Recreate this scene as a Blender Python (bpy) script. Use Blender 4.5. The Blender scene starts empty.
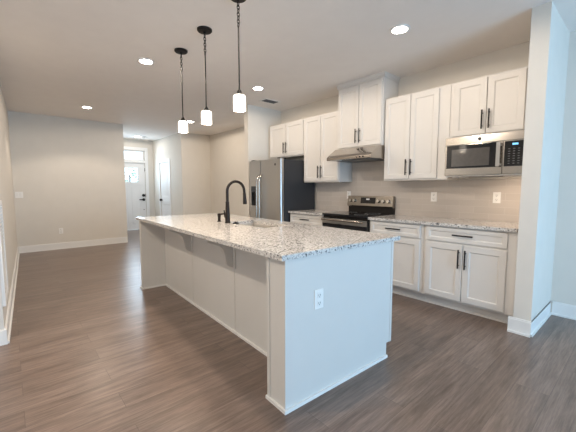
import bpy, bmesh, math, random
from mathutils import Vector, Matrix
random.seed(7)
SC = bpy.context.scene
COL = SC.collection

# ------------------------------------------------------------------ camera
F_PX, PITCH, YAW, ROLL, CAM_H = 321.03, -0.0859, 0.8544, -0.0007, 1.2738
cam = bpy.data.cameras.new('camera')
cam.sensor_fit = 'HORIZONTAL'; cam.sensor_width = 36.0
cam.lens = 36.0 * F_PX / 576.0
cam.clip_start = 0.05; cam.clip_end = 200
cam_ob = bpy.data.objects.new('camera', cam); COL.objects.link(cam_ob)
cy_, sy_ = math.cos(YAW), math.sin(YAW); cp_, sp_ = math.cos(PITCH), math.sin(PITCH)
fw = Vector((-sy_*cp_, cy_*cp_, sp_)); rt = Vector((cy_, sy_, 0)); up = rt.cross(fw)
cr_, sr_ = math.cos(ROLL), math.sin(ROLL)
rt, up = rt*cr_ + up*sr_, up*cr_ - rt*sr_
M = Matrix((rt, up, -fw)).transposed().to_4x4(); M.translation = (0, 0, CAM_H)
cam_ob.matrix_world = M
SC.camera = cam_ob

# ------------------------------------------------------------------ world, exposure, daylight
SC.view_settings.view_transform = 'Standard'
SC.view_settings.look = 'None'
SC.view_settings.gamma = 1.0
SC.view_settings.use_curve_mapping = False
SC.view_settings.exposure = 0.60
SC.cycles.max_bounces = 10
SC.cycles.diffuse_bounces = 6
SC.cycles.sample_clamp_indirect = 4.0
wd = bpy.data.worlds.new('daylight'); SC.world = wd; wd.use_nodes = True
bg = wd.node_tree.nodes['Background']
bg.inputs[0].default_value = (0.72, 0.88, 1.0, 1); bg.inputs[1].default_value = 1.6

def area(name, loc, size, power, col, target_dir):
    l = bpy.data.lights.new(name, 'AREA'); l.shape = 'RECTANGLE'
    l.size, l.size_y = size; l.energy = power; l.color = col
    o = bpy.data.objects.new(name, l); COL.objects.link(o); o.location = loc
    o.rotation_euler = Vector(target_dir).to_track_quat('-Z', 'Y').to_euler()
    return o
# daylight entering through the glazed openings of the right wall and the front door
area('patio_door_daylight', (3.52, 2.0, 1.15), (2.3, 2.1), 98, (0.30, 0.64, 1.0), (-1, 0, 0))
area('rear_fill_light', (0.2, -3.92, 1.5), (1.7, 1.3), 15, (1.0, 0.97, 0.94), (0, 1, 0))  # soft fill added behind the camera, no window known there
area('front_door_daylight', (-10.40, 2.83, 1.9), (0.55, 0.9), 12, (0.62, 0.82, 1.0), (1, 0, -0.15))

# ------------------------------------------------------------------ constants
H = 2.743
YW = 4.029            # kitchen back wall
T = -0.0364           # the island stands a touch out of square with the kitchen wall
LEFT_A, LEFT_B = (-8.2, 0.085), (-3.44, -0.085)

# ------------------------------------------------------------------ materials
def newmat(name):
    m = bpy.data.materials.new(name); m.use_nodes = True
    nt = m.node_tree
    return m, nt, nt.nodes['Principled BSDF']
def setp(b, col=None, rough=None, metal=None, spec=None):
    if col is not None: b.inputs['Base Color'].default_value = (*col, 1)
    if rough is not None: b.inputs['Roughness'].default_value = rough
    if metal is not None: b.inputs['Metallic'].default_value = metal
    if spec is not None: b.inputs['Specular IOR Level'].default_value = spec
def coords(nt, scale=(1, 1, 1), rot=(0, 0, 0)):
    tc = nt.nodes.new('ShaderNodeTexCoord'); mp = nt.nodes.new('ShaderNodeMapping')
    mp.inputs['Scale'].default_value = scale; mp.inputs['Rotation'].default_value = rot
    nt.links.new(tc.outputs['Object'], mp.inputs['Vector'])
    return mp.outputs['Vector']
def noise(nt, vec, scale, detail=2, rough=0.5):
    n = nt.nodes.new('ShaderNodeTexNoise'); n.inputs['Scale'].default_value = scale
    n.inputs['Detail'].default_value = detail; n.inputs['Roughness'].default_value = rough
    nt.links.new(vec, n.inputs['Vector']); return n
def ramp(nt, fac, stops):
    r = nt.nodes.new('ShaderNodeValToRGB'); e = r.color_ramp.elements
    while len(e) < len(stops): e.new(0.5)
    for el, (p, c) in zip(e, stops): el.position = p; el.color = (*c, 1)
    nt.links.new(fac, r.inputs['Fac']); return r.outputs['Color']
def mix(nt, fac, a, b, mode='MIX'):
    m = nt.nodes.new('ShaderNodeMix'); m.data_type = 'RGBA'; m.blend_type = mode
    for sock, v in ((m.inputs[0], fac), (m.inputs[6], a), (m.inputs[7], b)):
        if isinstance(v, (int, float)): sock.default_value = v
        elif isinstance(v, tuple): sock.default_value = (*v, 1)
        else: nt.links.new(v, sock)
    return m.outputs[2]
def bump(nt, b, height, strength, dist=0.01):
    n = nt.nodes.new('ShaderNodeBump'); n.inputs['Strength'].default_value = strength
    n.inputs['Distance'].default_value = dist
    nt.links.new(height, n.inputs['Height']); nt.links.new(n.outputs['Normal'], b.inputs['Normal'])

def paint(name, col, rough=0.6, var=0.03, bumpy=0.05, scale=6, spec=0.4):
    m, nt, b = newmat(name); setp(b, col, rough, 0, spec)
    v = coords(nt); n = noise(nt, v, scale, 3)
    c2 = tuple(max(0, x*(1-var)) for x in col)
    nt.links.new(ramp(nt, n.outputs['Fac'], [(0.35, c2), (0.65, col)]), b.inputs['Base Color'])
    if bumpy:
        n2 = noise(nt, v, 220, 2); bump(nt, b, n2.outputs['Fac'], bumpy, 0.001)
    return m
def metal(name, col, rough, brush=(1, 1, 60), metalness=1.0):
    m, nt, b = newmat(name); setp(b, col, rough, metalness)
    v = coords(nt, brush); n = noise(nt, v, 12, 3)
    r = nt.nodes.new('ShaderNodeMapRange'); r.inputs['To Min'].default_value = rough*0.8; r.inputs['To Max'].default_value = rough*1.25
    nt.links.new(n.outputs['Fac'], r.inputs['Value']); nt.links.new(r.outputs['Result'], b.inputs['Roughness'])
    return m
def glossy(name, col, rough=0.08, spec=0.5):
    m, nt, b = newmat(name); setp(b, col, rough, 0, spec)
    v = coords(nt); n = noise(nt, v, 30, 2)
    c2 = tuple(x*0.92 for x in col)
    nt.links.new(ramp(nt, n.outputs['Fac'], [(0.4, c2), (0.6, col)]), b.inputs['Base Color'])
    return m
def emit(name, col, strength, base=(0.9, 0.9, 0.9)):
    m, nt, b = newmat(name); setp(b, base, 0.4)
    b.inputs['Emission Color'].default_value = (*col, 1); b.inputs['Emission Strength'].default_value = strength
    return m

MAT = {}
MAT['wall'] = paint('greige_wall_paint', (0.715, 0.68, 0.625), 0.75, 0.02)
MAT['ceiling'] = paint('flat_ceiling_paint', (0.84, 0.80, 0.765), 0.85, 0.02)
MAT['trim'] = paint('white_trim_paint', (0.82, 0.81, 0.79), 0.4, 0.01, 0)
MAT['cab'] = paint('white_cabinet_paint', (0.71, 0.685, 0.655), 0.42, 0.015, 0)
MAT['island'] = paint('pale_grey_island_paint', (0.66, 0.645, 0.62), 0.5, 0.015, 0)
MAT['door'] = paint('white_door_paint', (0.84, 0.84, 0.84), 0.42, 0.01, 0)
MAT['plastic'] = paint('white_plastic', (0.85, 0.84, 0.82), 0.35, 0.01, 0)
MAT['slot'] = paint('dark_slot', (0.05, 0.05, 0.05), 0.6, 0.01, 0)
MAT['steel'] = metal('brushed_stainless_steel', (0.54, 0.53, 0.515), 0.30)
MAT['steel_h'] = metal('stainless_appliance_front', (0.47, 0.435, 0.395), 0.17, (60, 60, 1))
MAT['chrome'] = metal('polished_steel', (0.75, 0.74, 0.72), 0.12, (5, 5, 5))
MAT['sink'] = metal('satin_sink_steel', (0.66, 0.63, 0.59), 0.42, (4, 40, 4), 0.75)
MAT['black'] = glossy('matte_black_metal', (0.013, 0.011, 0.010), 0.5, 0.25)
MAT['bronze'] = glossy('oil_rubbed_bronze', (0.020, 0.014, 0.011), 0.36, 0.22)
MAT['blackglass'] = glossy('black_glass', (0.012, 0.012, 0.014), 0.06)
MAT['ovenglass'] = glossy('dark_oven_window_glass', (0.085, 0.078, 0.073), 0.07, 0.9)
MAT['steel_refl_dark'] = metal('steel_tinted_dark_reflection', (0.36, 0.335, 0.30), 0.24)  # same stainless steel, a dark reflection put into its base colour
MAT['fridge_side'] = paint('charcoal_fridge_side', (0.035, 0.036, 0.040), 0.5, 0.05, 0.08)
MAT['display'] = emit('blue_clock_display', (0.2, 0.6, 1.0), 1.0, (0.02, 0.05, 0.1))
MAT['keys'] = paint('grey_key_print', (0.16, 0.16, 0.16), 0.5, 0.02, 0)
MAT['white_mark'] = paint('pale_marking', (0.75, 0.75, 0.75), 0.5, 0.02, 0)
MAT['lamp'] = emit('lit_led_lens', (1.0, 0.95, 0.86), 30.0)
MAT['grout_foot'] = paint('dark_rubber', (0.04, 0.04, 0.04), 0.8, 0.02, 0)
MAT['porch'] = paint('porch_concrete', (0.5, 0.5, 0.48), 0.9, 0.1)
MAT['leaf'] = paint('tree_leaves', (0.22, 0.42, 0.24), 0.7, 0.5, 0, 3)
MAT['bark'] = paint('tree_bark', (0.16, 0.12, 0.09), 0.9, 0.3, 0.2)

# pendant glass: white opal, glowing
m, nt, b = newmat('lit_opal_glass'); setp(b, (0.92, 0.88, 0.82), 0.25)
v = coords(nt, (1, 1, 1)); n = noise(nt, v, 9, 2)
nt.links.new(ramp(nt, n.outputs['Fac'], [(0.3, (1.0, 0.86, 0.70)), (0.7, (1.0, 0.93, 0.82))]), b.inputs['Emission Color'])
b.inputs['Emission Strength'].default_value = 2.8
MAT['opal'] = m

# clear glazing
m, nt, b = newmat('clear_glass'); setp(b, (0.95, 0.99, 1.0), 0.02)
b.inputs['Transmission Weight'].default_value = 1.0; b.inputs['IOR'].default_value = 1.1
n = noise(nt, coords(nt), 14, 2); bump(nt, b, n.outputs['Fac'], 0.25, 0.01)
MAT['glass'] = m

# speckled granite
m, nt, b = newmat('speckled_granite'); setp(b, rough=0.13)
v = coords(nt)
n1 = noise(nt, v, 55, 4, 0.65)
c = ramp(nt, n1.outputs['Fac'], [(0.32, (0.36, 0.34, 0.33)), (0.44, (0.56, 0.54, 0.52)), (0.56, (0.69, 0.668, 0.645))])
n2 = noise(nt, v, 140, 2, 0.6)
c = mix(nt, ramp(nt, n2.outputs['Fac'], [(0.60, (0, 0, 0)), (0.66, (1, 1, 1))]), c, (0.86, 0.83, 0.80))
vo = nt.nodes.new('ShaderNodeTexVoronoi'); vo.inputs['Scale'].default_value = 128; nt.links.new(v, vo.inputs['Vector'])
sep = nt.nodes.new('ShaderNodeSeparateColor'); nt.links.new(vo.outputs['Color'], sep.inputs[0])
c = mix(nt, ramp(nt, sep.outputs[0], [(0.82, (0, 0, 0)), (0.84, (0.85, 0.85, 0.85))]), c, (0.26, 0.245, 0.24))
c = mix(nt, ramp(nt, sep.outputs[1], [(0.915, (0, 0, 0)), (0.93, (1, 1, 1))]), c, (0.035, 0.035, 0.04))
nt.links.new(c, b.inputs['Base Color'])
MAT['granite'] = m

# wood-look plank floor, planks run along Y
m, nt, b = newmat('wood_plank_floor'); setp(b, rough=0.34, spec=0.5)
v = coords(nt, (1, 1, 1), (0, 0, math.pi/2))
br = nt.nodes.new('ShaderNodeTexBrick'); nt.links.new(v, br.inputs['Vector'])
br.offset = 0.37; br.inputs['Scale'].default_value = 1.0
br.inputs['Brick Width'].default_value = 1.22; br.inputs['Row Height'].default_value = 0.178
br.inputs['Mortar Size'].default_value = 0.0010; br.inputs['Mortar Smooth'].default_value = 0.1
br.inputs['Color1'].default_value = (0.0, 0.0, 0.0, 1); br.inputs['Color2'].default_value = (1, 1, 1, 1)
br.inputs['Mortar'].default_value = (0.3, 0.3, 0.3, 1)
tint = ramp(nt, br.outputs['Color'], [(0.0, (0.170, 0.121, 0.096)), (0.5, (0.190, 0.138, 0.111)), (1.0, (0.212, 0.156, 0.127))])
vg = coords(nt, (9, 0.8, 1))
vadd = nt.nodes.new('ShaderNodeVectorMath'); vadd.operation = 'ADD'
vsc = nt.nodes.new('ShaderNodeVectorMath'); vsc.operation = 'SCALE'; vsc.inputs['Scale'].default_value = 13.0
nt.links.new(br.outputs['Color'], vsc.inputs[0]); nt.links.new(vg, vadd.inputs[0]); nt.links.new(vsc.outputs[0], vadd.inputs[1])
g1 = noise(nt, vadd.outputs[0], 2.4, 6, 0.68)
grain = ramp(nt, g1.outputs['Fac'], [(0.30, (0.60, 0.58, 0.57)), (0.5, (1, 1, 1)), (0.70, (1.30, 1.30, 1.31))])
c = mix(nt, 1.0, tint, grain, 'MULTIPLY')
vf = coords(nt, (42, 1.9, 1)); g2 = noise(nt, vf, 2.0, 6, 0.75)
c = mix(nt, 0.8, c, mix(nt, 1.0, c, ramp(nt, g2.outputs['Fac'], [(0.35, (0.64, 0.62, 0.61)), (0.65, (1.26, 1.26, 1.26))]), 'MULTIPLY'))
c = mix(nt, br.outputs['Fac'], c, (0.085, 0.064, 0.054))
nt.links.new(c, b.inputs['Base Color'])
rr = nt.nodes.new('ShaderNodeMapRange'); rr.inputs['To Min'].default_value = 0.25; rr.inputs['To Max'].default_value = 0.37
nt.links.new(g1.outputs['Fac'], rr.inputs['Value']); nt.links.new(rr.outputs['Result'], b.inputs['Roughness'])
bump(nt, b, g2.outputs['Fac'], 0.08, 0.002)
MAT['floor'] = m

# long glazed wall tiles
m, nt, b = newmat('glazed_beige_tile'); setp(b, rough=0.22)
v = coords(nt, (1, 1, 1), (math.pi/2, 0, 0))
br = nt.nodes.new('ShaderNodeTexBrick'); nt.links.new(v, br.inputs['Vector']); br.offset = 0.5
br.inputs['Scale'].default_value = 1.0; br.inputs['Brick Width'].default_value = 0.305; br.inputs['Row Height'].default_value = 0.0762
br.inputs['Mortar Size'].default_value = 0.0016
br.inputs['Color1'].default_value = (0.50, 0.455, 0.415, 1); br.inputs['Color2'].default_value = (0.54, 0.49, 0.45, 1)
br.inputs['Mortar'].default_value = (0.60, 0.56, 0.52, 1)
nt.links.new(br.outputs['Color'], b.inputs['Base Color'])
inv = nt.nodes.new('ShaderNodeMath'); inv.operation = 'SUBTRACT'; inv.inputs[0].default_value = 1; nt.links.new(br.outputs['Fac'], inv.inputs[1])
bump(nt, b, inv.outputs[0], 0.35, 0.002)
MAT['tile'] = m

# ------------------------------------------------------------------ mesh helpers
class MB:
    def __init__(s): s.bm = bmesh.new()
    def box(s, x0, x1, y0, y1, z0, z1):
        x0, x1 = min(x0, x1), max(x0, x1); y0, y1 = min(y0, y1), max(y0, y1); z0, z1 = min(z0, z1), max(z0, z1)
        v = [s.bm.verts.new(p) for p in ((x0,y0,z0),(x1,y0,z0),(x1,y1,z0),(x0,y1,z0),(x0,y0,z1),(x1,y0,z1),(x1,y1,z1),(x0,y1,z1))]
        for f in ((3,2,1,0),(4,5,6,7),(0,1,5,4),(1,2,6,5),(2,3,7,6),(3,0,4,7)): s.bm.faces.new([v[i] for i in f])
        return s
    def prism(s, poly, axis, a, b):
        n = len(poly)
        def P(u, w, t): return {'x': (t, u, w), 'y': (u, t, w), 'z': (u, w, t)}[axis]
        A = [s.bm.verts.new(P(u, w, a)) for u, w in poly]; B = [s.bm.verts.new(P(u, w, b)) for u, w in poly]
        s.bm.faces.new(A[::-1]); s.bm.faces.new(B)
        for i in range(n): s.bm.faces.new([A[i], A[(i+1) % n], B[(i+1) % n], B[i]])
        return s
    def tube(s, pts, rads, seg=16, cap=True):
        pts = [Vector(p) for p in pts]
        if isinstance(rads, (int, float)): rads = [rads]*len(pts)
        rings = []; prev = None
        for i, p in enumerate(pts):
            d = (pts[min(i+1, len(pts)-1)] - pts[max(i-1, 0)]).normalized()
            if prev is None:
                ref = Vector((0, 0, 1)) if abs(d.z) < 0.9 else Vector((1, 0, 0))
                u = d.cross(ref).normalized()
            else:
                u = (prev - d*prev.dot(d)).normalized()
            prev = u; w = d.cross(u)
            rings.append([s.bm.verts.new(p + (u*math.cos(2*math.pi*k/seg) + w*math.sin(2*math.pi*k/seg))*rads[i]) for k in range(seg)])
        for a, b in zip(rings, rings[1:]):
            for k in range(seg): s.bm.faces.new([a[k], a[(k+1) % seg], b[(k+1) % seg], b[k]])
        if cap: s.bm.faces.new(rings[0][::-1]); s.bm.faces.new(rings[-1])
        return s
    def cyl(s, p, q, r, seg=20, r2=None): return s.tube([p, q], [r, r if r2 is None else r2], seg)
    def torus(s, c, R, r, u, w, seg=14, rs=6, stretch=1.0):
        c = Vector(c); u = Vector(u); w = Vector(w); n = u.cross(w); rings = []
        for i in range(seg):
            t = 2*math.pi*i/seg; d = u*math.cos(t) + w*math.sin(t)*stretch; dd = u*math.cos(t) + w*math.sin(t)
            rings.append([s.bm.verts.new(c + d*R + (dd*math.cos(2*math.pi*k/rs) + n*math.sin(2*math.pi*k/rs))*r) for k in range(rs)])
        for i in range(seg):
            a, b = rings[i], rings[(i+1) % seg]
            for k in range(rs): s.bm.faces.new([a[k], a[(k+1) % rs], b[(k+1) % rs], b[k]])
        return s
    def lathe(s, prof, c=(0, 0, 0), seg=28, cap=True):
        c = Vector(c); rings = []
        for r, z in prof: rings.append([s.bm.verts.new(c + Vector((r*math.cos(2*math.pi*k/seg), r*math.sin(2*math.pi*k/seg), z))) for k in range(seg)])
        for a, b in zip(rings, rings[1:]):
            for k in range(seg): s.bm.faces.new([a[k], a[(k+1) % seg], b[(k+1) % seg], b[k]])
        if cap:
            s.bm.faces.new(rings[0][::-1]); s.bm.faces.new(rings[-1])
        return s
    def panel(s, x0, x1, z0, z1, y, th, rail=0.057, dip=0.009, bev=0.010):
        """five-piece door or drawer front facing -Y, front face at y"""
        def ring(i, yy): return [s.bm.verts.new(p) for p in ((x0+i, yy, z0+i), (x1-i, yy, z0+i), (x1-i, yy, z1-i), (x0+i, yy, z1-i))]
        R = [ring(0, y+th), ring(0, y+0.003), ring(0.003, y), ring(rail, y), ring(rail+bev*0.35, y+0.003), ring(rail+bev, y+dip)]
        for a, b in zip(R, R[1:]):
            for k in range(4): s.bm.faces.new([a[k], a[(k+1) % 4], b[(k+1) % 4], b[k]])
        s.bm.faces.new(R[-1]); s.bm.faces.new(R[0][::-1]); return s
    def xform(s, mat):
        bmesh.ops.transform(s.bm, matrix=mat, verts=s.bm.verts); return s
    def build(s, name, mat, parent=None, bevel=0, smooth=False, label=None):
        bmesh.ops.recalc_face_normals(s.bm, faces=s.bm.faces)
        me = bpy.data.meshes.new(name); s.bm.to_mesh(me); s.bm.free()
        me.materials.append(mat)
        if smooth:
            for p in me.polygons: p.use_smooth = True
            try: me.set_sharp_from_angle(angle=math.radians(40))
            except Exception: pass
        o = bpy.data.objects.new(name, me); COL.objects.link(o)
        if parent: o.parent = parent
        if bevel:
            md = o.modifiers.new('bevel', 'BEVEL'); md.width = bevel; md.segments = 2; md.limit_method = 'ANGLE'
        if label: o['label'] = label
        return o

def thing(name, label, cat, loc=(0, 0, 0), rz=0, group=None):
    o = bpy.data.objects.new(name, None); COL.objects.link(o); o.empty_display_size = 0.1
    o.location = loc; o.rotation_euler = (0, 0, rz); o['label'] = label; o['category'] = cat
    if group: o['group'] = group
    return o
def struct(o, label=None, cat=None):
    o['kind'] = 'structure'
    if label: o['label'] = label
    if cat: o['category'] = cat
    return o
def copy_tree(o, parent=None):
    c = o.copy(); COL.objects.link(c)
    if parent: c.parent = parent
    for ch in list(o.children): copy_tree(ch, c)
    return c

# ------------------------------------------------------------------ room shell
W = MAT['wall']
struct(MB().box(-12.5, 3.75, -4.15, 4.5, -0.12, 0).build('floor', MAT['floor']), 'brown wood plank floor running through the whole room', 'floor')
struct(MB().box(-10.7, 3.75, -4.15, 4.5, H, H+0.12).build('ceiling', MAT['ceiling']), 'flat painted ceiling above the kitchen', 'ceiling')
struct(MB().box(-4.95, -0.66, YW+0.0015, YW+0.12, 0, H).build('wall_back', W), 'greige wall behind the kitchen cabinets', 'wall')
struct(MB().box(-4.95, -4.83, 3.27, YW, 0, H).build('wall_alcove', W), 'short wall projecting beside the refrigerator', 'wall')
struct(MB().box(-0.772, -0.643, 3.321, 4.10, 0, H).build('wall_post', W), 'wall end standing right of the kitchen counter', 'wall')
struct(MB().box(-0.652, 3.75, 4.10, 4.22, 0, H).build('wall_dining', W), 'wall of the dining space right of the wall end', 'wall')
struct(MB().box(-8.3, -4.95, 4.34, 4.46, 0, H).build('wall_nook', W), 'wall of the nook beyond the refrigerator', 'wall')
struct(MB().box(-8.32, -8.2, 0.0, 2.088, 0, H).build('wall_far', W), 'wide blank wall at the far left end of the room', 'wall')
struct(MB().box(-8.42, -8.3, 3.507, 4.42, 0, H).build('wall_hall_end', W), 'short wall between the hall opening and the nook', 'wall')
struct(MB().box(-10.48, -8.32, 1.957, 2.077, 0, H).build('wall_hall_left', W), 'left wall of the entry hall', 'wall')
# hall wall on the right with the closet opening
CX0, CX1 = -9.93, -9.17
mb = MB().box(-10.48, CX0, 3.507, 3.627, 0, H).box(CX1, -8.42, 3.507, 3.627, 0, H).box(CX0, CX1, 3.507, 3.627, 2.04, H)
struct(mb.build('wall_hall_right', W), 'right wall of the entry hall holding the closet door', 'wall')
# front door wall with door and transom openings
FY0, FY1 = 2.335, 3.25
mb = MB().box(-10.62, -10.48, 1.9, FY0, 0, H).box(-10.62, -10.48, FY1, 3.63, 0, H).box(-10.62, -10.48, FY0, FY1, 2.43, H).box(-10.62, -10.48, FY0, FY1, 2.05, 2.12)
struct(mb.build('wall_entry', W), 'wall around the front door at the end of the hall', 'wall')
# left wall (slightly out of square) and the living room return that meets it
dx, dy = LEFT_B[0]-LEFT_A[0], LEFT_B[1]-LEFT_A[1]; L = math.hypot(dx, dy); la = math.atan2(dy, dx)
MLEFT = Matrix.Translation((LEFT_A[0], LEFT_A[1], 0)) @ Matrix.Rotation(la, 4, 'Z')
struct(MB().box(-0.12, L, -0.13, 0, 0, H).xform(MLEFT).build('wall_left', W), 'left wall seen nearly edge on', 'wall')
struct(MB().box(-3.56, -3.44, -4.0, -0.215, 0, H).build('wall_living', W), 'living room wall turning away at the left edge', 'wall')
# right wall with patio door opening, rear wall with an opening added for fill light
mb = MB().box(3.6, 3.75, -4.15, 0.8, 0, H).box(3.6, 3.75, 3.2, 4.22, 0, H).box(3.6, 3.75, 0.8, 3.2, 2.2, H)
struct(mb.build('wall_right', W), 'right wall with the patio door opening', 'wall')
mb = MB().box(-3.56, -0.7, -4.15, -4.0, 0, H).box(1.1, 3.6, -4.15, -4.0, 0, H).box(-0.7, 1.1, -4.15, -4.0, 0, 0.8).box(-0.7, 1.1, -4.15, -4.0, 2.2, H)
struct(mb.build('wall_rear', W), 'rear wall with a wide opening added for fill light', 'wall')
# baseboards: board with an eased top and a quarter-round shoe
BB, BH, BT = MAT['trim'], 0.135, 0.014
def bb(name, segs, label):
    mb = MB()
    for (x0, x1, y0, y1, sx, sy) in segs:
        mb.box(x0, x1, y0, y1, 0, BH-0.012)
        ins = 0.005
        mb.box(x0 + (ins if sx > 0 else 0)*0, x1 - (ins if sx > 0 else 0), y0 + (ins if sy < 0 else 0), y1 - (ins if sy > 0 else 0), BH-0.012, BH)
        e = 0.012
        mb.box(x0, x1 + (e if sx > 0 else 0), y0 - (e if sy < 0 else 0), y1 + (e if sy > 0 else 0), 0, 0.018)
    return struct(mb.build(name, BB), label, 'baseboard')
bb('baseboard_far', [(-8.2, -8.2+BT, 0.1, 2.077, 1, 0)], 'white baseboard along the far left wall')
bb('baseboard_post', [(-0.806, -0.638, 3.321-BT, 3.321, 0, -1), (-0.652, -0.652+BT, 3.321, 4.10, 1, 0)], 'white baseboard wrapping the wall end right of the counter')
bb('baseboard_dining', [(-0.626, 3.6, 4.10-BT, 4.10, 0, -1)], 'white baseboard along the dining wall at the right edge')
bb('baseboard_nook', [(-8.286, -4.95, 4.34-BT, 4.34, 0, -1)], 'white baseboard in the nook beyond the refrigerator')
bb('baseboard_hall', [(CX1+0.07, -8.3, 3.507-BT, 3.507, 0, -1), (-10.48, CX0-0.07, 3.507-BT, 3.507, 0, -1), (-8.3, -8.3+BT, 3.507, 4.326, 1, 0)], 'white baseboard of the hall wall')
mb = MB().box(0.014, L+0.0, 0, BT, 0, BH-0.012).box(0.014, L, 0, BT-0.005, BH-0.012, BH).box(0.014, L, BT, BT+0.012, 0, 0.018)
mb.box(L, L+BT, -0.13, BT, 0, BH-0.012).xform(MLEFT)
struct(mb.build('baseboard_left', BB), 'white baseboard running along the left wall', 'baseboard')
struct(MB().box(-3.44, -3.426, -3.98, -0.23, 0, BH).build('baseboard_living', BB), 'white baseboard of the living room wall at the left edge', 'baseboard')

# ------------------------------------------------------------------ front door, transom, closet door
D = MAT['door']
fd = struct(thing('door_1', 'white front door with a small glazed light and black hardware', 'door', (-10.50, FY0, 0)))
w = FY1-FY0
# slab with glass opening (local: x depth, y along the wall)
gy0, gy1, gz0, gz1 = 0.20, 0.715, 1.47, 1.90
mb = MB().box(-0.045, 0, 0.004, gy0, 0.012, 2.045).box(-0.045, 0, gy1, w-0.004, 0.012, 2.045).box(-0.045, 0, gy0, gy1, 0.012, gz0).box(-0.045, 0, gy0, gy1, gz1, 2.045)
mb.build('slab', D, fd)
MB().box(0, 0.022, gy0-0.10, gy1+0.10, gz0-0.085, gz0-0.055).box(0, 0.012, gy0-0.03, gy1+0.03, gz0-0.03, gz0).box(0, 0.012, gy0-0.03, gy1+0.03, gz1, gz1+0.03).box(0, 0.012, gy0-0.03, gy0, gz0, gz1).box(0, 0.012, gy1, gy1+0.03, gz0, gz1).build('glass_moulding', D, fd)
MB().box(-0.03, -0.02, gy0, gy1, gz0, gz1).build('glass_pane', MAT['glass'], fd)
mb = MB()
for a, b_ in ((0.15, 0.40), (0.51, 0.765)):
    mb.box(0, 0.008, a, a+0.02, 0.2, 1.30).box(0, 0.008, b_-0.02, b_, 0.2, 1.30).box(0, 0.008, a, b_, 0.2, 0.22).box(0, 0.008, a, b_, 1.28, 1.30)
mb.build('panel_moulding', D, fd)
MB().cyl((0, 0.845, 1.06), (0.025, 0.845, 1.06), 0.044).cyl((0.025, 0.845, 1.06), (0.04, 0.845, 1.06), 0.02).build('deadbolt', MAT['black'], fd, smooth=True)
MB().cyl((0, 0.845, 0.93), (0.018, 0.845, 0.93), 0.042).cyl((0.018, 0.845, 0.93), (0.055, 0.845, 0.93), 0.012).box(0.045, 0.062, 0.71, 0.86, 0.914, 0.946).build('lever_handle', MAT['black'], fd, smooth=True)
MB().cyl((0, 0.845, 0.62), (0.012, 0.845, 0.62), 0.012).build('peg', MAT['black'], fd, smooth=True)
mb = MB()
for z in (0.25, 1.06, 1.85): mb.box(0.0, 0.012, w-0.012, w+0.006, z-0.05, z+0.05)
mb.build('strike_plate', MAT['black'], fd)
mb = MB().box(-10.48, -10.46, FY0-0.09, FY0, 0, 2.52).box(-10.48, -10.46, FY1, FY1+0.09, 0, 2.52).box(-10.48, -10.46, FY0, FY1, 2.43, 2.52).box(-10.49, -10.462, FY0, FY1, 2.05, 2.12)
struct(mb.build('trim_1', D), 'white casing around the front door and transom', 'trim')
tr = struct(thing('window_1', 'clear transom window above the front door', 'window', (-10.55, FY0, 2.12)))
MB().box(-0.03, 0.03, 0, 0.035, 0, 0.31).box(-0.03, 0.03, w-0.035, w, 0, 0.31).box(-0.03, 0.03, 0.035, w-0.035, 0, 0.035).box(-0.03, 0.03, 0.035, w-0.035, 0.275, 0.31).build('window_frame', D, tr)
MB().box(-0.006, 0.006, 0.035, w-0.035, 0.035, 0.275).build('glass_pane', MAT['glass'], tr)

cd = struct(thing('door_2', 'white two-panel closet door in the right hall wall', 'door', (CX0, 3.522, 0)))
cw = CX1-CX0
mb = MB().panel(0.004, cw-0.004, 0.012, 0.92, 0, 0.035, 0.11, 0.010, 0.02).panel(0.004, cw-0.004, 0.925, 2.035, 0, 0.035, 0.11, 0.010, 0.02)
mb.build('slab', D, cd)
mb = MB()
for k in range(1, 5): mb.box(0.13+k*(cw-0.26)/5-0.004, 0.13+k*(cw-0.26)/5+0.004, 0.004, 0.010, 1.06, 1.90)
mb.build('plank_ribs', D, cd)
mb = MB().cyl((0.06, 0, 0.93), (0.06, -0.012, 0.93), 0.034).cyl((0.06, -0.012, 0.93), (0.06, -0.035, 0.93), 0.013)
mb.tube([(0.06, -0.03, 0.93), (0.06, -0.04, 0.93), (0.06, -0.055, 0.93), (0.06, -0.068, 0.93)], [0.018, 0.037, 0.038, 0.018], 18)
mb.build('knob', MAT['black'], cd, smooth=True)
mb = MB()
for z in (0.22, 1.05, 1.84): mb.box(cw-0.012, cw+0.008, -0.006, 0.004, z-0.045, z+0.045)
mb.build('hinge', MAT['black'], cd)
mb = MB().box(CX0-0.065, CX0, 3.489, 3.507, 0, 2.105).box(CX1, CX1+0.065, 3.489, 3.507, 0, 2.105).box(CX0, CX1, 3.489, 3.507, 2.04, 2.105)
struct(mb.build('trim_2', D), 'white casing around the closet door', 'trim')
# outside the front door
struct(MB().box(-40, -12.5, -14, 18, -0.25, -0.13).build('ground', MAT['porch']), 'pale ground outside the front door', 'ground')
def tree(x, y, h, label):
    t = thing('tree', label, 'tree', (x, y, -0.13), 0, None)
    MB().tube([(0, 0, 0), (0.05, 0.02, h*0.45), (0, 0, h*0.8)], [0.12, 0.09, 0.04], 10).build('trunk', MAT['bark'], t, smooth=True)
    mb = MB(); rnd = random.Random(int(x*10))
    for k in range(240):
        a = rnd.uniform(0, 6.28); r = 1.5*math.sqrt(rnd.random()); zz = rnd.uniform(-1.5, 1.5)
        r *= math.sqrt(max(0.05, 1-(zz/1.6)**2))
        c = Vector((r*math.cos(a), r*math.sin(a), h*0.72+zz)); s = rnd.uniform(0.09, 0.17)
        R = Matrix.Rotation(rnd.uniform(0, 6.28), 3, 'Z') @ Matrix.Rotation(rnd.uniform(0, 3.1), 3, 'X')
        vs = [mb.bm.verts.new(c + R @ Vector(p)) for p in ((-s, 0, 0), (0, -s*0.5, 0), (s, 0, 0), (0, s*0.5, 0))]
        mb.bm.faces.new(vs)
    mb.build('foliage', MAT['leaf'], t)
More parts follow.
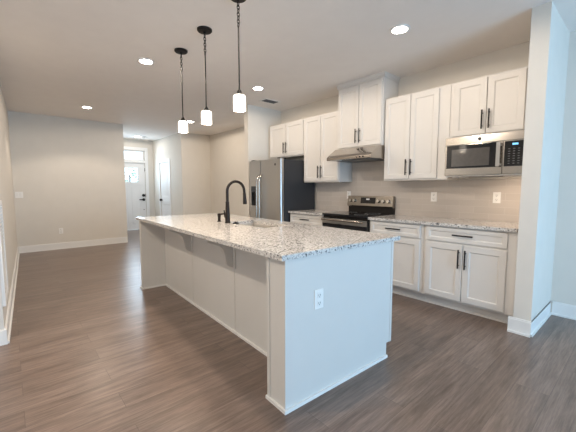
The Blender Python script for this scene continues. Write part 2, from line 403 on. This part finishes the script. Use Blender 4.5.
tree(-30, 8.0, 3.2, 'leafy tree seen through the front door glass')

# ------------------------------------------------------------------ kitchen cabinets
YB_ = YW-0.001
FY = YW-0.61          # base face frame
UY = 3.724            # upper face frame
BAR = 0.19
def pull(parent, x, z, y, vertical, length=BAR):
    h = length/2; mb = MB()
    if vertical:
        mb.cyl((x, y-0.03, z-h), (x, y-0.03, z+h), 0.0076, 12)
        for s_ in (-1, 1): mb.cyl((x, y, z+s_*h*0.68), (x, y-0.03, z+s_*h*0.68), 0.0048, 10)
    else:
        mb.cyl((x-h, y-0.03, z), (x+h, y-0.03, z), 0.0076, 12)
        for s_ in (-1, 1): mb.cyl((x+s_*h*0.68, y, z), (x+s_*h*0.68, y-0.03, z), 0.0048, 10)
    return mb.build('handle', MAT['black'], parent, smooth=True, label='black bar pull')
def upper(label, x0, x1, z0, z1, yf, doors, group='white wall cabinets', top=None, hz=None):
    t = thing('wall_cabinet', label, 'cabinet', (x0, YW, z0), 0, None)
    X = lambda x: x-x0
    Y = lambda y: y-YW
    mb = MB().box(0, x1-x0, Y(yf), 0, 0, z1-z0)
    mb.build('body', MAT['cab'], t, 0.0015)
    n = len(doors)
    for i, (a, b_) in enumerate(doors):
        top_ = (z1-z0)-0.018 if top is None else top
        d = MB().panel(X(a), X(b_), 0.018, top_, Y(yf)-0.02, 0.0195).build('door', MAT['cab'], t)
        hx = X(b_)-0.028 if i == 0 else X(a)+0.028
        pull(d, hx, 0.018+0.045+BAR/2, Y(yf)-0.02, True)
    return t
upper('two-door white wall cabinet directly above the refrigerator', -4.78, -3.869, 1.82, 2.41, UY, [(-4.765, -4.325), (-4.318, -3.882)])
upper('tall white wall cabinet between the refrigerator and the range hood', -3.865, -3.118, 1.372, 2.41, UY, [(-3.853, -3.492), (-3.485, -3.13)])
t = upper('white cabinet above the range hood rising to the ceiling with crown moulding', -3.114, -2.372, 1.83, H-0.001, 3.682, [(-3.10, -2.746), (-2.739, -2.386)], top=H-1.83-0.075)
prof = [(0.0, 0.0), (0.0, 0.060), (-0.022, 0.060), (-0.022, 0.052), (-0.008, 0.030), (-0.008, 0.0)]
zc = H-0.0605-1.83
mb = MB(); yfl = 3.682-YW
mb.prism([(yfl+u, zc+w_) for u, w_ in prof], 'x', -0.018, 0.742+0.018)
mb.prism([(0.742-u, zc+w_) for u, w_ in prof], 'y', yfl, -0.0)
mb.build('crown_moulding', MAT['cab'], t)
upper('two-door white wall cabinet between the range hood and the microwave', -2.365, -1.557, 1.372, 2.41, UY, [(-2.353, -2.016), (-2.009, -1.675)])
upper('two-door white wall cabinet above the microwave', -1.554, -0.800, 1.815, 2.41, UY, [(-1.515, -1.196), (-1.188, -0.872)])

def base(label, x0, x1, doors, drawers, right_end=None):
    t = thing('base_cabinet', label, 'cabinet', (x0, YW, 0), 0, None)
    w = x1-x0; yf = FY-YW
    mb = MB().box(0, w, yf, 0, 0.104, 0.884).box(0, w, yf+0.075, 0, 0, 0.104)
    mb.build('body', MAT['cab'], t, 0.0015)
    MB().box(0, w, yf+0.063, yf+0.075, 0, 0.02).build('shoe_moulding', MAT['cab'], t)
    for a, b_ in drawers:
        d = MB().panel(a-x0, b_-x0, 0.722, 0.866, yf-0.02, 0.0195, 0.036).build('drawer', MAT['cab'], t)
        pull(d, (a+b_)/2-x0, 0.80, yf-0.02, False)
    for i, (a, b_) in enumerate(doors):
        d = MB().panel(a-x0, b_-x0, 0.124, 0.702, yf-0.02, 0.0195).build('door', MAT['cab'], t)
        hx = (b_-x0)-0.028 if (i == 0 and len(doors) > 1) else (a-x0)+0.028
        pull(d, hx, 0.702-0.045-BAR/2, yf-0.02, True)
    return t
base('white base cabinet between the refrigerator and the range', -3.865, -3.13, [(-3.85, -3.502), (-3.495, -3.145)], [(-3.85, -3.145)])
base('narrow white base cabinet right of the range with one drawer over one door', -2.356, -1.655, [(-2.33, -1.69)], [(-2.33, -1.69)])
base('wide white base cabinet beside the wall end with one drawer over two doors', -1.652, -0.795, [(-1.622, -1.247), (-1.24, -0.868)], [(-1.622, -0.868)])

# granite worktops on the wall run
def slab(name, label, x0, x1, y0, y1, hole=None):
    mb = MB()
    if hole is None: mb.box(x0, x1, y0, y1, 0.884, 0.914)
    else:
        hx0, hx1, hy0, hy1 = hole
        mb.box(x0, hx0, y0, y1, 0.884, 0.914).box(hx1, x1, y0, y1, 0.884, 0.914).box(hx0, hx1, y0, hy0, 0.884, 0.914).box(hx0, hx1, hy1, y1, 0.884, 0.914)
        bmesh.ops.remove_doubles(mb.bm, verts=mb.bm.verts, dist=1e-5)
    o = mb.build(name, MAT['granite']); o['label'] = label; o['category'] = 'countertop'
    return o
slab('granite_countertop', 'short speckled granite worktop between the refrigerator and the range', -3.868, -3.125, 3.375, YW-0.012)
slab('granite_countertop', 'speckled granite worktop right of the range under the microwave', -2.356, -0.794, 3.375, YW-0.012)
o = MB().box(-3.868, -0.793, YW-0.011, YW, 0.914, 1.372).box(-3.114, -2.372, YW-0.011, YW, 1.372, 1.83).build('tile_backsplash', MAT['tile'])
o['label'] = 'beige glazed tile backsplash between the worktops and the wall cabinets'; o['category'] = 'backsplash'

# ------------------------------------------------------------------ refrigerator
S, SH = MAT['steel'], MAT['steel_h']
fx0, fx1 = -4.747, -3.886; fyf = 3.235; fw_ = fx1-fx0; zt = 1.745
fr = thing('refrigerator', 'stainless side-by-side refrigerator with charcoal sides in the alcove', 'refrigerator', (fx0, fyf, 0))
MB().box(0, fw_, 0.075, 0.76, 0.03, zt-0.012).build('case', MAT['fridge_side'], fr, 0.003, label='charcoal side walls')
MB().box(0.02, fw_-0.02, 0.06, 0.6, 0, 0.06).build('base_grille', MAT['black'], fr)
spl = 0.325
rec = (0.05, 0.19, 0.975, 1.31)
mb = MB().box(0, rec[0], 0, 0.07, 0.07, zt).box(rec[1], spl-0.003, 0, 0.07, 0.07, zt).box(rec[0], rec[1], 0, 0.07, 0.07, rec[2]).box(rec[0], rec[1], 0, 0.07, rec[3], zt)
fz = mb.build('freezer_door', S, fr)
MB().box(rec[0], rec[1], 0.05, 0.07, rec[2], rec[3]).box(rec[0], rec[1], 0.002, 0.05, rec[2], rec[2]+0.012).build('dispenser_recess', MAT['blackglass'], fz, label='black water and ice dispenser')
MB().box(rec[0], rec[1], -0.003, 0.05, rec[3]-0.10, rec[3]).build('dispenser_panel', MAT['fridge_side'], fz)
MB().box(rec[0]+0.05, rec[1]-0.05, 0.02, 0.05, rec[2]+0.09, rec[2]+0.21).build('dispenser_paddle', MAT['black'], fz)
rd = MB().box(spl+0.003, fw_, 0, 0.07, 0.07, zt).build('fridge_door', S, fr, 0.012)
def fhandle(parent, x):
    pts = [(x, 0.0, 1.50), (x, -0.04, 1.47), (x, -0.058, 1.38), (x, -0.062, 1.1), (x, -0.062, 0.8), (x, -0.058, 0.62), (x, -0.04, 0.54), (x, 0.0, 0.51)]
    MB().tube(pts, 0.0105, 14).build('handle', SH, parent, smooth=True)
fhandle(fz, spl-0.036); fhandle(rd, spl+0.040)
MB().cyl((fw_-0.14, 0.0, 1.655), (fw_-0.14, -0.003, 1.655), 0.018, 24).build('emblem', MAT['fridge_side'], rd, smooth=True, label='small round dark emblem')
for hx in (0.03, fw_-0.11):
    MB().box(hx, hx+0.08, 0.02, 0.14, zt, zt+0.014).build('hinge_cover', MAT['black'], fr)

# ------------------------------------------------------------------ range
rx0, rx1 = -3.120, -2.361; rw = rx1-rx0; ryf = 3.375
rg = thing('electric_range', 'stainless and black freestanding electric range under the hood', 'stove', (rx0, ryf, 0))
dpt = YW-0.012-ryf
MB().box(0, rw, 0.02, dpt-0.01, 0.05, 0.90).build('body', MAT['black'], rg)
MB().box(-0.0, rw, -0.015, dpt-0.06, 0.90, 0.925).build('cooktop', MAT['blackglass'], rg, 0.004)
for bx, by, r_ in ((0.2, 0.14, 0.105), (0.56, 0.14, 0.09), (0.2, 0.40, 0.08), (0.56, 0.40, 0.105)):
    MB().torus((bx, by, 0.9252), r_, 0.0014, (1, 0, 0), (0, 1, 0), 40, 6).build('burner_ring', MAT['keys'], rg)
od = MB().box(0.004, rw-0.004, -0.012, 0.02, 0.24, 0.865).build('oven_door', MAT['blackglass'], rg, 0.003)
MB().box(0.004, rw-0.004, -0.018, -0.012, 0.79, 0.862).build('top_band', S, od, label='stainless band across the oven door')
MB().box(0.12, rw-0.12, -0.0135, -0.012, 0.36, 0.70).build('oven_window', MAT['ovenglass'], od)
mb = MB().tube([(0.03, -0.058, 0.845), (rw-0.03, -0.058, 0.845)], 0.014, 16)
for x in (0.06, rw-0.06): mb.cyl((x, -0.012, 0.845), (x, -0.058, 0.845), 0.010, 12)
mb.build('handle', SH, od, smooth=True, label='stainless bar handle')
MB().box(0.004, rw-0.004, -0.01, 0.02, 0.065, 0.225).build('storage_drawer', S, rg, 0.003)
for x in (0.04, rw-0.04):
    for y in (0.06, dpt-0.06): MB().cyl((x, y, 0), (x, y, 0.05), 0.018, 12).build('foot', MAT['grout_foot'], rg)
# backguard: black riser with a raked stainless control panel on top
bgd = MB().box(0, rw, dpt-0.06, dpt, 0.90, 1.155).build('backguard', MAT['black'], rg, 0.004)
cpan = MB().prism([(dpt-0.062, 1.00), (dpt-0.085, 1.02), (dpt-0.060, 1.163), (dpt-0.02, 1.163), (dpt-0.02, 1.00)], 'x', -0.004, rw+0.004).build('control_panel', MAT['steel_refl_dark'], bgd)
def on_panel(z): return dpt-0.085 + (z-1.02)/(0.143)*0.025
MB().prism([(on_panel(1.055)-0.002, 1.055), (on_panel(1.14)-0.002, 1.14), (on_panel(1.14)+0.01, 1.14), (on_panel(1.055)+0.01, 1.055)], 'x', 0.235, 0.485).build('display', MAT['blackglass'], cpan, label='black clock and timer display')
MB().prism([(on_panel(1.105)-0.003, 1.105), (on_panel(1.125)-0.003, 1.125), (on_panel(1.125)+0.005, 1.125), (on_panel(1.105)+0.005, 1.105)], 'x', 0.33, 0.385).build('clock_digits', MAT['white_mark'], cpan)
for x in (0.055, 0.125, 0.54, 0.62, 0.70):
    y = on_panel(1.09); n = Vector((0, -0.985, 0.172))
    p = Vector((x, y, 1.09))
    MB().tube([p, p+n*0.012, p+n*0.030], [0.026, 0.023, 0.020], 18).build('knob', MAT['chrome'], cpan, smooth=True, label='round stainless burner knob')

# ------------------------------------------------------------------ range hood
hd = thing('range_hood', 'low sloped stainless range hood under the cabinet above the range', 'range hood', (-3.112, YW, 1.66))
y0 = 3.435-YW
MB().prism([(-0.012, 0.0), (y0, 0.0), (y0, 0.036), (y0+0.03, 0.066), (3.62-YW, 0.169), (-0.012, 0.169)], 'x', 0, 0.738).build('canopy', SH, hd, 0.003)
MB().box(0.10, 0.64, y0+0.10, -0.08, -0.006, 0.0).build('filter', MAT['keys'], hd)
MB().box(0.05, 0.22, y0+0.025, y0+0.07, -0.004, 0.0).build('lamp_cover', MAT['plastic'], hd)
for k in range(3): MB().cyl((0.52+k*0.05, y0, 0.018), (0.52+k*0.05, y0-0.005, 0.018), 0.009, 12).build('button', MAT['black'], hd, smooth=True)

# ------------------------------------------------------------------ microwave
mx0, mx1, mz0, mz1, myf = -1.550, -0.808, 1.398, 1.812, 3.625
mw = mx1-mx0; mh = mz1-mz0
mi = thing('microwave', 'stainless over-the-range microwave under the right wall cabinet', 'microwave', (mx0, YW, mz0))
yb = -0.012; yf = myf-YW
MB().box(0, mw, yf+0.03, yb, 0, mh).build('case', MAT['steel'], mi)
MB().box(0, mw, yf, yf+0.03, mh-0.082, mh).build('top_panel', SH, mi, 0.003)
cx = 0.545
md = MB().box(0, cx-0.003, yf, yf+0.03, 0.012, mh-0.085).build('door', SH, mi, 0.003)
MB().box(0.018, cx-0.05, yf-0.002, yf+0.002, 0.085, mh-0.088).build('door_glass', MAT['blackglass'], md)
MB().box(0.07, cx-0.115, yf-0.003, yf-0.001, 0.105, mh-0.13).build('window_screen', MAT['ovenglass'], md)
MB().box(cx-0.048, cx-0.012, yf-0.045, yf-0.033, 0.085, mh-0.095).box(cx-0.042, cx-0.018, yf-0.035, yf, 0.095, 0.12).box(cx-0.042, cx-0.018, yf-0.035, yf, mh-0.13, mh-0.105).build('handle', MAT['chrome'], md, 0.004, label='flat polished steel door handle')
cp = MB().box(cx, mw, yf, yf+0.03, 0.012, mh-0.085).build('control_frame', SH, mi, 0.003)
MB().box(cx+0.012, mw-0.03, yf-0.002, yf+0.002, 0.085, mh-0.092).build('control_panel', MAT['blackglass'], cp)
px0, px1 = cx+0.03, mw-0.05
MB().box(cx+0.075, mw-0.075, yf-0.003, yf-0.001, mh-0.130, mh-0.112).build('clock_display', MAT['display'], cp, label='small lit blue clock display')
for r_ in range(7):
    for c_ in range(3):
        xa = px0+0.004+c_*(px1-px0)/3; za = 0.105+r_*0.023
        MB().box(xa+0.010, xa+0.026, yf-0.0026, yf-0.001, za+0.004, za+0.010).build('key', MAT['keys'], cp)
MB().cyl((0.335, yf, mh-0.04), (0.335, yf-0.003, mh-0.04), 0.016, 24).build('emblem', MAT['fridge_side'], mi, smooth=True, label='small round dark emblem')
for a in (0.06, mw-0.20): MB().box(a, a+0.14, yf+0.06, yf+0.14, -0.008, 0).build('lamp_lens', MAT['plastic'], mi)
MB().box(0.01, mw-0.01, yf+0.025, yb-0.02, -0.004, 0.0).build('underside', MAT['keys'], mi)
ml = area('cooktop_lamp', (mx1-0.13, YW-0.30, mz0-0.012), (0.12, 0.07), 1.3, (1.0, 0.78, 0.58), (0, 0.25, -1))

# ------------------------------------------------------------------ island (local frame, rotated by T about the origin)
I = MAT['island']
c_, s_ = math.cos(T), math.sin(T)
def isl(x, y, z=0): return (x*c_-y*s_, x*s_+y*c_, z)
XL, XR, YF, YB, YP = -4.315, -1.350, 1.073, 2.102, 1.359
isd = thing('kitchen_island', 'long pale grey kitchen island base with panelled front and corbels', 'island', isl(XL, YF), T)
lx = lambda x: x-XL
ly = lambda y: y-YF
w = XR-XL; yb = YB-YF; yp = YP-YF
# right end: full-depth end panel with box leg; toe notch at the back
e = MB().box(w-0.165, w-0.02, 0, yp+0.02, 0, 0.884).prism([(0, 0.884), (0, 0), (yb-0.055, 0), (yb-0.055, 0.11), (yb, 0.11), (yb, 0.884)], 'x', w-0.02, w).build('end_panel', I, isd)
for a in ((w-0.171, w-0.145, -0.006, 0.0, 0.02, 0.884), (w-0.02, w+0.003, -0.004, 0.0, 0.02, 0.884), (w, w+0.004, yb-0.022, yb, 0.11, 0.884)):
    MB().box(*a).build('edge_strip', I, e)
e2 = MB().box(0.02, 0.07, 0, yp+0.02, 0, 0.884).prism([(0, 0.884), (0, 0), (yb-0.055, 0), (yb-0.055, 0.11), (yb, 0.11), (yb, 0.884)], 'x', 0, 0.02).build('end_panel', I, isd)
# body and long front panel with seams
MB().box(0.02, w-0.02, yp+0.02, yb, 0.11, 0.60).box(0.02, w-0.02, yp+0.02, yb-0.06, 0, 0.11).box(0.02, w-0.02, yp+0.02, yp+0.05, 0.60, 0.884).box(0.02, w-0.02, yb-0.02, yb, 0.60, 0.884).build('carcass', I, isd)
seams = [0.07, lx(-3.34), lx(-2.42), w-0.165]
for a, b_ in zip(seams, seams[1:]):
    MB().box(a+0.003, b_-0.003, yp, yp+0.02, 0, 0.884).build('front_panel', I, isd)
# corbels with backing strips
prof = [(yp, 0.884), (ly(1.115), 0.884), (ly(1.115), 0.836), (ly(1.15), 0.818), (ly(1.19), 0.808), (ly(1.228), 0.790), (ly(1.258), 0.757), (ly(1.274), 0.712), (ly(1.282), 0.662), (ly(1.292), 0.628), (ly(1.312), 0.606), (ly(1.335), 0.596), (yp, 0.588)]
for x in (-3.34, -2.42):
    k = MB().prism(prof, 'x', lx(x)-0.055, lx(x)-0.005).build('corbel', I, isd, label='curved bracket under the overhang')
    MB().box(lx(x)-0.005, lx(x)+0.028, yp-0.010, yp, 0.585, 0.884).build('backing_strip', I, k)
# shoe moulding along floor
sm = 0.014
MB().box(w, w+sm, -sm, yb-0.055, 0, 0.02).box(w-0.165-sm, w, -sm, 0, 0, 0.02).box(w-0.165-sm, w-0.165, 0, yp, 0, 0.02).box(0.07, w-0.165-sm, yp-sm, yp, 0, 0.02).box(0.07, 0.07+sm, 0, yp-sm, 0, 0.02).box(-sm, 0.07+sm, -sm, 0, 0, 0.02).build('shoe_moulding', MAT['trim'], isd)
# kitchen-side doors with handles
nd = 6; pw = (w-0.08)/nd
for k in range(nd):
    a = 0.04+k*pw+0.004; b_ = 0.04+(k+1)*pw-0.004
    # mirrored panel facing +Y
    R = Matrix.Translation((a+b_, yb*2, 0)) @ Matrix.Rotation(math.pi, 4, 'Z')
    d = MB().panel(a, b_, 0.13, 0.865, yb-0.02, 0.0195).xform(R).build('door', I, isd)
    hx = b_-0.03 if k % 2 == 0 else a+0.03
    mb = MB().cyl((hx, yb+0.05, 0.60), (hx, yb+0.05, 0.79), 0.0062, 12)
    for z in (0.63, 0.76): mb.cyl((hx, yb+0.02, z), (hx, yb+0.05, z), 0.0048, 10)
    mb.build('handle', MAT['black'], d, smooth=True, label='black bar pull')
# worktop with sink cut-out
SX0, SX1, SY0, SY1 = -3.06, -2.40, 1.655, 1.965
tx0, tx1, ty0, ty1 = -4.326, -1.336, 1.0385, 2.173
it = slab('granite_countertop', 'long speckled granite worktop with sink cut-out on the island', tx0-XL, tx1-XL, ty0-YF, ty1-YF, (SX0-XL, SX1-XL, SY0-YF, SY1-YF))
it.location = isl(XL, YF); it.rotation_euler = (0, 0, T)
sk = thing('undermount_sink', 'stainless undermount sink set in the island worktop', 'sink', isl(SX0, SY0, 0.675), T)
sw, sd = SX1-SX0, SY1-SY0; ZT = 0.884-0.675
mb = MB(); th = 0.012
mb.box(-th, 0, -th, sd+th, 0, ZT).box(sw, sw+th, -th, sd+th, 0, ZT).box(0, sw, -th, 0, 0, ZT).box(0, sw, sd, sd+th, 0, ZT).box(0, sw, 0, sd, 0, th)
mb.build('basin', MAT['sink'], sk)
MB().lathe([(0.045, 0.0125), (0.045, 0.016), (0.030, 0.0165), (0.012, 0.0135)], (sw/2, sd/2, 0)).build('drain', MAT['chrome'], sk, smooth=True)
# faucet
fa = thing('kitchen_faucet', 'tall dark bronze gooseneck faucet beside the island sink', 'faucet', isl(-2.985, 1.605, 0.914), T)
Bz = MAT['bronze']
MB().lathe([(0.030, 0), (0.030, 0.008), (0.026, 0.014), (0.0255, 0.06), (0.022, 0.13), (0.0185, 0.205), (0.020, 0.212), (0.016, 0.225)]).build('body', Bz, fa, smooth=True)
pts = [(0, 0, 0.22), (0, 0, 0.33)]
Rr = 0.102
for k in range(1, 15):
    a = math.pi*k/14*0.985
    pts.append((0, Rr-Rr*math.cos(a), 0.33+Rr*math.sin(a)))
pts.append((0, 2*Rr+0.002, 0.305))
MB().tube(pts, 0.0145, 16).build('gooseneck', Bz, fa, smooth=True)
MB().tube([(0, 2*Rr+0.002, 0.315), (0, 2*Rr+0.002, 0.305), (0, 2*Rr+0.004, 0.27), (0, 2*Rr+0.007, 0.205), (0, 2*Rr+0.007, 0.190)], [0.0135, 0.0165, 0.0175, 0.0215, 0.020], 18).build('spray_head', Bz, fa, smooth=True)
MB().tube([(-0.02, 0, 0.055), (-0.06, 0, 0.062)], [0.012, 0.010], 14).tube([(-0.055, 0, 0.055), (-0.06, 0, 0.075), (-0.075, 0.0, 0.13)], [0.010, 0.008, 0.006], 12).build('lever', Bz, fa, smooth=True)
sd_ = thing('soap_dispenser', 'small dark bronze soap dispenser left of the faucet', 'soap dispenser', isl(-3.175, 1.605, 0.914), T)
MB().lathe([(0.022, 0), (0.022, 0.006), (0.016, 0.012), (0.015, 0.05), (0.018, 0.056), (0.018, 0.085), (0.010, 0.09)]).build('body', Bz, sd_, smooth=True)
MB().tube([(0, 0, 0.078), (0, 0.05, 0.082), (0, 0.085, 0.076)], [0.009, 0.008, 0.006], 12).build('spout', Bz, sd_, smooth=True)
st = thing('sink_stopper', 'small round dark stopper lying on the worktop in front of the sink', 'sink stopper', isl(-2.80, 1.595, 0.914), T)
MB().lathe([(0.040, 0), (0.042, 0.004), (0.036, 0.010), (0.012, 0.012)]).build('rim', MAT['chrome'], st, smooth=True)
MB().lathe([(0.030, 0.0115), (0.030, 0.018), (0.010, 0.022), (0.010, 0.030), (0.004, 0.031)]).build('cap', MAT['black'], st, smooth=True)

# ------------------------------------------------------------------ pendants
def pendant_proto():
    t = thing('pendant_light', '', 'pendant light', (0, 0, 0), 0, 'pendant lights above the island')
    Bk = MAT['black']
    MB().lathe([(0.068, 0), (0.068, -0.014), (0.060, -0.022), (0.014, -0.026), (0.010, -0.040)]).build('canopy', Bk, t, smooth=True)
    mb = MB(); z = -0.046
    for k in range(7):
        u = (1, 0, 0) if k % 2 == 0 else (0, 1, 0)
        mb.torus((0, 0, z-0.014), 0.0105, 0.0036, u, (0, 0, 1), 14, 6, 1.75); z -= 0.0258
    mb.build('chain', Bk, t, smooth=True)
    MB().cyl((0, 0, z+0.008), (0, 0, -0.71), 0.0062, 12).build('rod', Bk, t, smooth=True)
    MB().lathe([(0.010, -0.700), (0.017, -0.712), (0.022, -0.728), (0.022, -0.750)]).build('socket_cap', Bk, t, smooth=True)
    sh = MB().lathe([(0.020, -0.742), (0.040, -0.742), (0.0465, -0.747), (0.048, -0.754), (0.049, -0.859), (0.045, -0.859), (0.044, -0.757), (0.040, -0.748), (0.020, -0.748)], cap=False).build('glass_shade', MAT['opal'], t, smooth=True, label='glowing white glass cylinder shade')
    return t
plabels = ['pendant light above the far end of the island, nearest the hall', 'middle of the three pendant lights above the island', 'pendant light above the near end of the island, nearest the outlet end']
pp = pendant_proto()
for i, (x, y) in enumerate([(-3.440, 1.482), (-2.855, 1.462), (-2.205, 1.415)]):
    t = pp if i == 0 else copy_tree(pp)
    t.location = (x, y, H); t['label'] = plabels[i]
    l = bpy.data.lights.new('pendant_bulb', 'POINT'); l.energy = 12; l.color = (1.0, 0.80, 0.60); l.shadow_soft_size = 0.03
    o = bpy.data.objects.new('pendant_bulb', l); COL.objects.link(o); o.location = (x, y, H-0.80)

# ------------------------------------------------------------------ recessed ceiling lights
def can_proto():
    t = thing('recessed_ceiling_light', '', 'ceiling light', (0, 0, 0), 0, 'recessed lights in the ceiling')
    MB().lathe([(0.092, 0), (0.090, -0.006), (0.070, -0.010), (0.066, -0.002)]).build('trim_ring', MAT['trim'], t, smooth=True)
    MB().lathe([(0.065, -0.0105), (0.03, -0.0125), (0.005, -0.013)]).build('lens', MAT['lamp'], t, smooth=True, label='lit round lens')
    return t
CANS = [((-3.985, 1.293), 'lit recessed ceiling light left of the pendants, over open floor', 52),
        ((-1.664, 2.825), 'lit recessed ceiling light in front of the right wall cabinets', 10),
        ((-3.954, 2.86), 'lit recessed ceiling light beside the ceiling vent', 13),
        ((-6.88, 1.17), 'lit recessed ceiling light near the far left wall', 38),
        ((-6.86, 3.126), 'lit recessed ceiling light behind the farthest pendant', 36),
        ((-9.75, 2.85), 'lit recessed ceiling light in the entry hall', 9)]
cpt = can_proto()
for i, ((x, y), lab, p) in enumerate(CANS):
    t = cpt if i == 0 else copy_tree(cpt)
    t.location = (x, y, H); t['label'] = lab
    l = bpy.data.lights.new('recessed_lamp', 'SPOT'); l.energy = p; l.color = (1.0, 0.85, 0.69)
    far = x < -6 and y < 2
    l.spot_size = math.radians(132 if far else 179); l.spot_blend = 0.3 if far else 0.12; l.shadow_soft_size = 0.06
    o = bpy.data.objects.new('recessed_lamp', l); COL.objects.link(o); o.location = (x, y, H-0.03)

# more of the same lights of the ceiling grid, above and behind the photographer's position
for x, y, p, lab in ((-1.66, 1.29, 50, 'lit recessed ceiling light directly above the near end of the island'), (-2.6, -0.62, 84, 'lit recessed ceiling light by the return air grille wall'), (0.6, -0.62, 48, 'lit recessed ceiling light towards the rear wall')):
    t = copy_tree(cpt); t.location = (x, y, H); t['label'] = lab
    l = bpy.data.lights.new('recessed_lamp', 'SPOT'); l.energy = p; l.color = (1.0, 0.85, 0.69)
    l.spot_size = math.radians(179); l.spot_blend = 0.12; l.shadow_soft_size = 0.06
    o = bpy.data.objects.new('recessed_lamp', l); COL.objects.link(o); o.location = (x, y, H-0.03)

# ------------------------------------------------------------------ ceiling vent, smoke detector
t = thing('ceiling_vent', 'white ceiling air vent in front of the cabinet above the refrigerator', 'vent', (-4.40, 3.43, H))
mb = MB().box(-0.10, -0.075, -0.16, 0.16, -0.008, 0).box(0.075, 0.10, -0.16, 0.16, -0.008, 0).box(-0.075, 0.075, -0.16, -0.135, -0.008, 0).box(-0.075, 0.075, 0.135, 0.16, -0.008, 0)
mb.build('frame', MAT['trim'], t)
MB().box(-0.075, 0.075, -0.135, 0.135, -0.002, 0).build('duct', MAT['slot'], t)
mb = MB()
for k in range(7): mb.box(-0.068+k*0.02, -0.062+k*0.02, -0.135, 0.135, -0.008, -0.002)
mb.build('louvre', MAT['keys'], t)
t = thing('smoke_detector', 'round white smoke detector on the hall ceiling', 'smoke detector', (-9.75, 3.02, H))
MB().lathe([(0.065, 0), (0.065, -0.02), (0.05, -0.036), (0.02, -0.038)]).build('cover', MAT['plastic'], t, smooth=True)
MB().lathe([(0.012, -0.0375), (0.012, -0.041), (0.004, -0.041)]).build('test_button', MAT['keys'], t, smooth=True)

# ------------------------------------------------------------------ outlets and switches (local: plate in XZ facing -Y)
def outlet(label, loc, rz):
    t = thing('wall_outlet', label, 'outlet', loc, rz, None)
    MB().box(-0.037, 0.037, -0.006, 0, -0.060, 0.060).build('cover_plate', MAT['plastic'], t, 0.003)
    for z in (-0.024, 0.024):
        r = MB().box(-0.017, 0.017, -0.009, -0.006, z-0.017, z+0.017).build('receptacle', MAT['trim'], t, 0.003)
        MB().box(-0.008, -0.0055, -0.0098, -0.008, z-0.004, z+0.007).box(0.0055, 0.008, -0.0098, -0.008, z-0.004, z+0.007).cyl((0, -0.0098, z-0.010), (0, -0.008, z-0.010), 0.003, 10).build('slot', MAT['slot'], r)
    return t
yt = YW-0.011
outlet('white wall outlet on the tile left of the range', (-3.165, yt, 1.172), 0)
outlet('white wall outlet on the tile under the middle wall cabinet', (-1.834, yt, 1.168), 0)
outlet('white wall outlet on the tile under the microwave', (-1.147, yt, 1.172), 0)
outlet('white outlet on the pale end panel of the island', isl(XR, 1.328, 0.611), T+math.pi/2)
outlet('white outlet low on the far left wall', (-8.2, 0.80, 0.385), math.pi/2)
t = thing('light_switch', 'white two-gang switch on the far left wall near the corner', 'light switch', (-8.2, 0.165, 1.15), math.pi/2)
MB().box(-0.060, 0.060, -0.006, 0, -0.060, 0.060).build('cover_plate', MAT['plastic'], t, 0.003)
for x in (-0.024, 0.024): MB().box(x-0.016, x+0.016, -0.010, -0.006, -0.033, 0.033).build('rocker', MAT['trim'], t, 0.002)
# return-air grille at the left picture edge
g0 = MLEFT @ Vector((L-0.50, 0, 0.31))
t = thing('return_air_grille', 'white louvred return air grille on the wall at the left edge', 'vent', tuple(g0), la)
MB().box(0, 0.04, 0, 0.022, 0, 0.86).box(0.44, 0.48, 0, 0.022, 0, 0.86).box(0.04, 0.44, 0, 0.022, 0, 0.04).box(0.04, 0.44, 0, 0.022, 0.82, 0.86).build('frame', MAT['trim'], t)
mb = MB()
for k in range(26): mb.prism([(0.002, 0.045+k*0.03), (0.018, 0.058+k*0.03), (0.020, 0.056+k*0.03), (0.004, 0.043+k*0.03)], 'x', 0.04, 0.44)
mb.build('louvre', MAT['trim'], t)
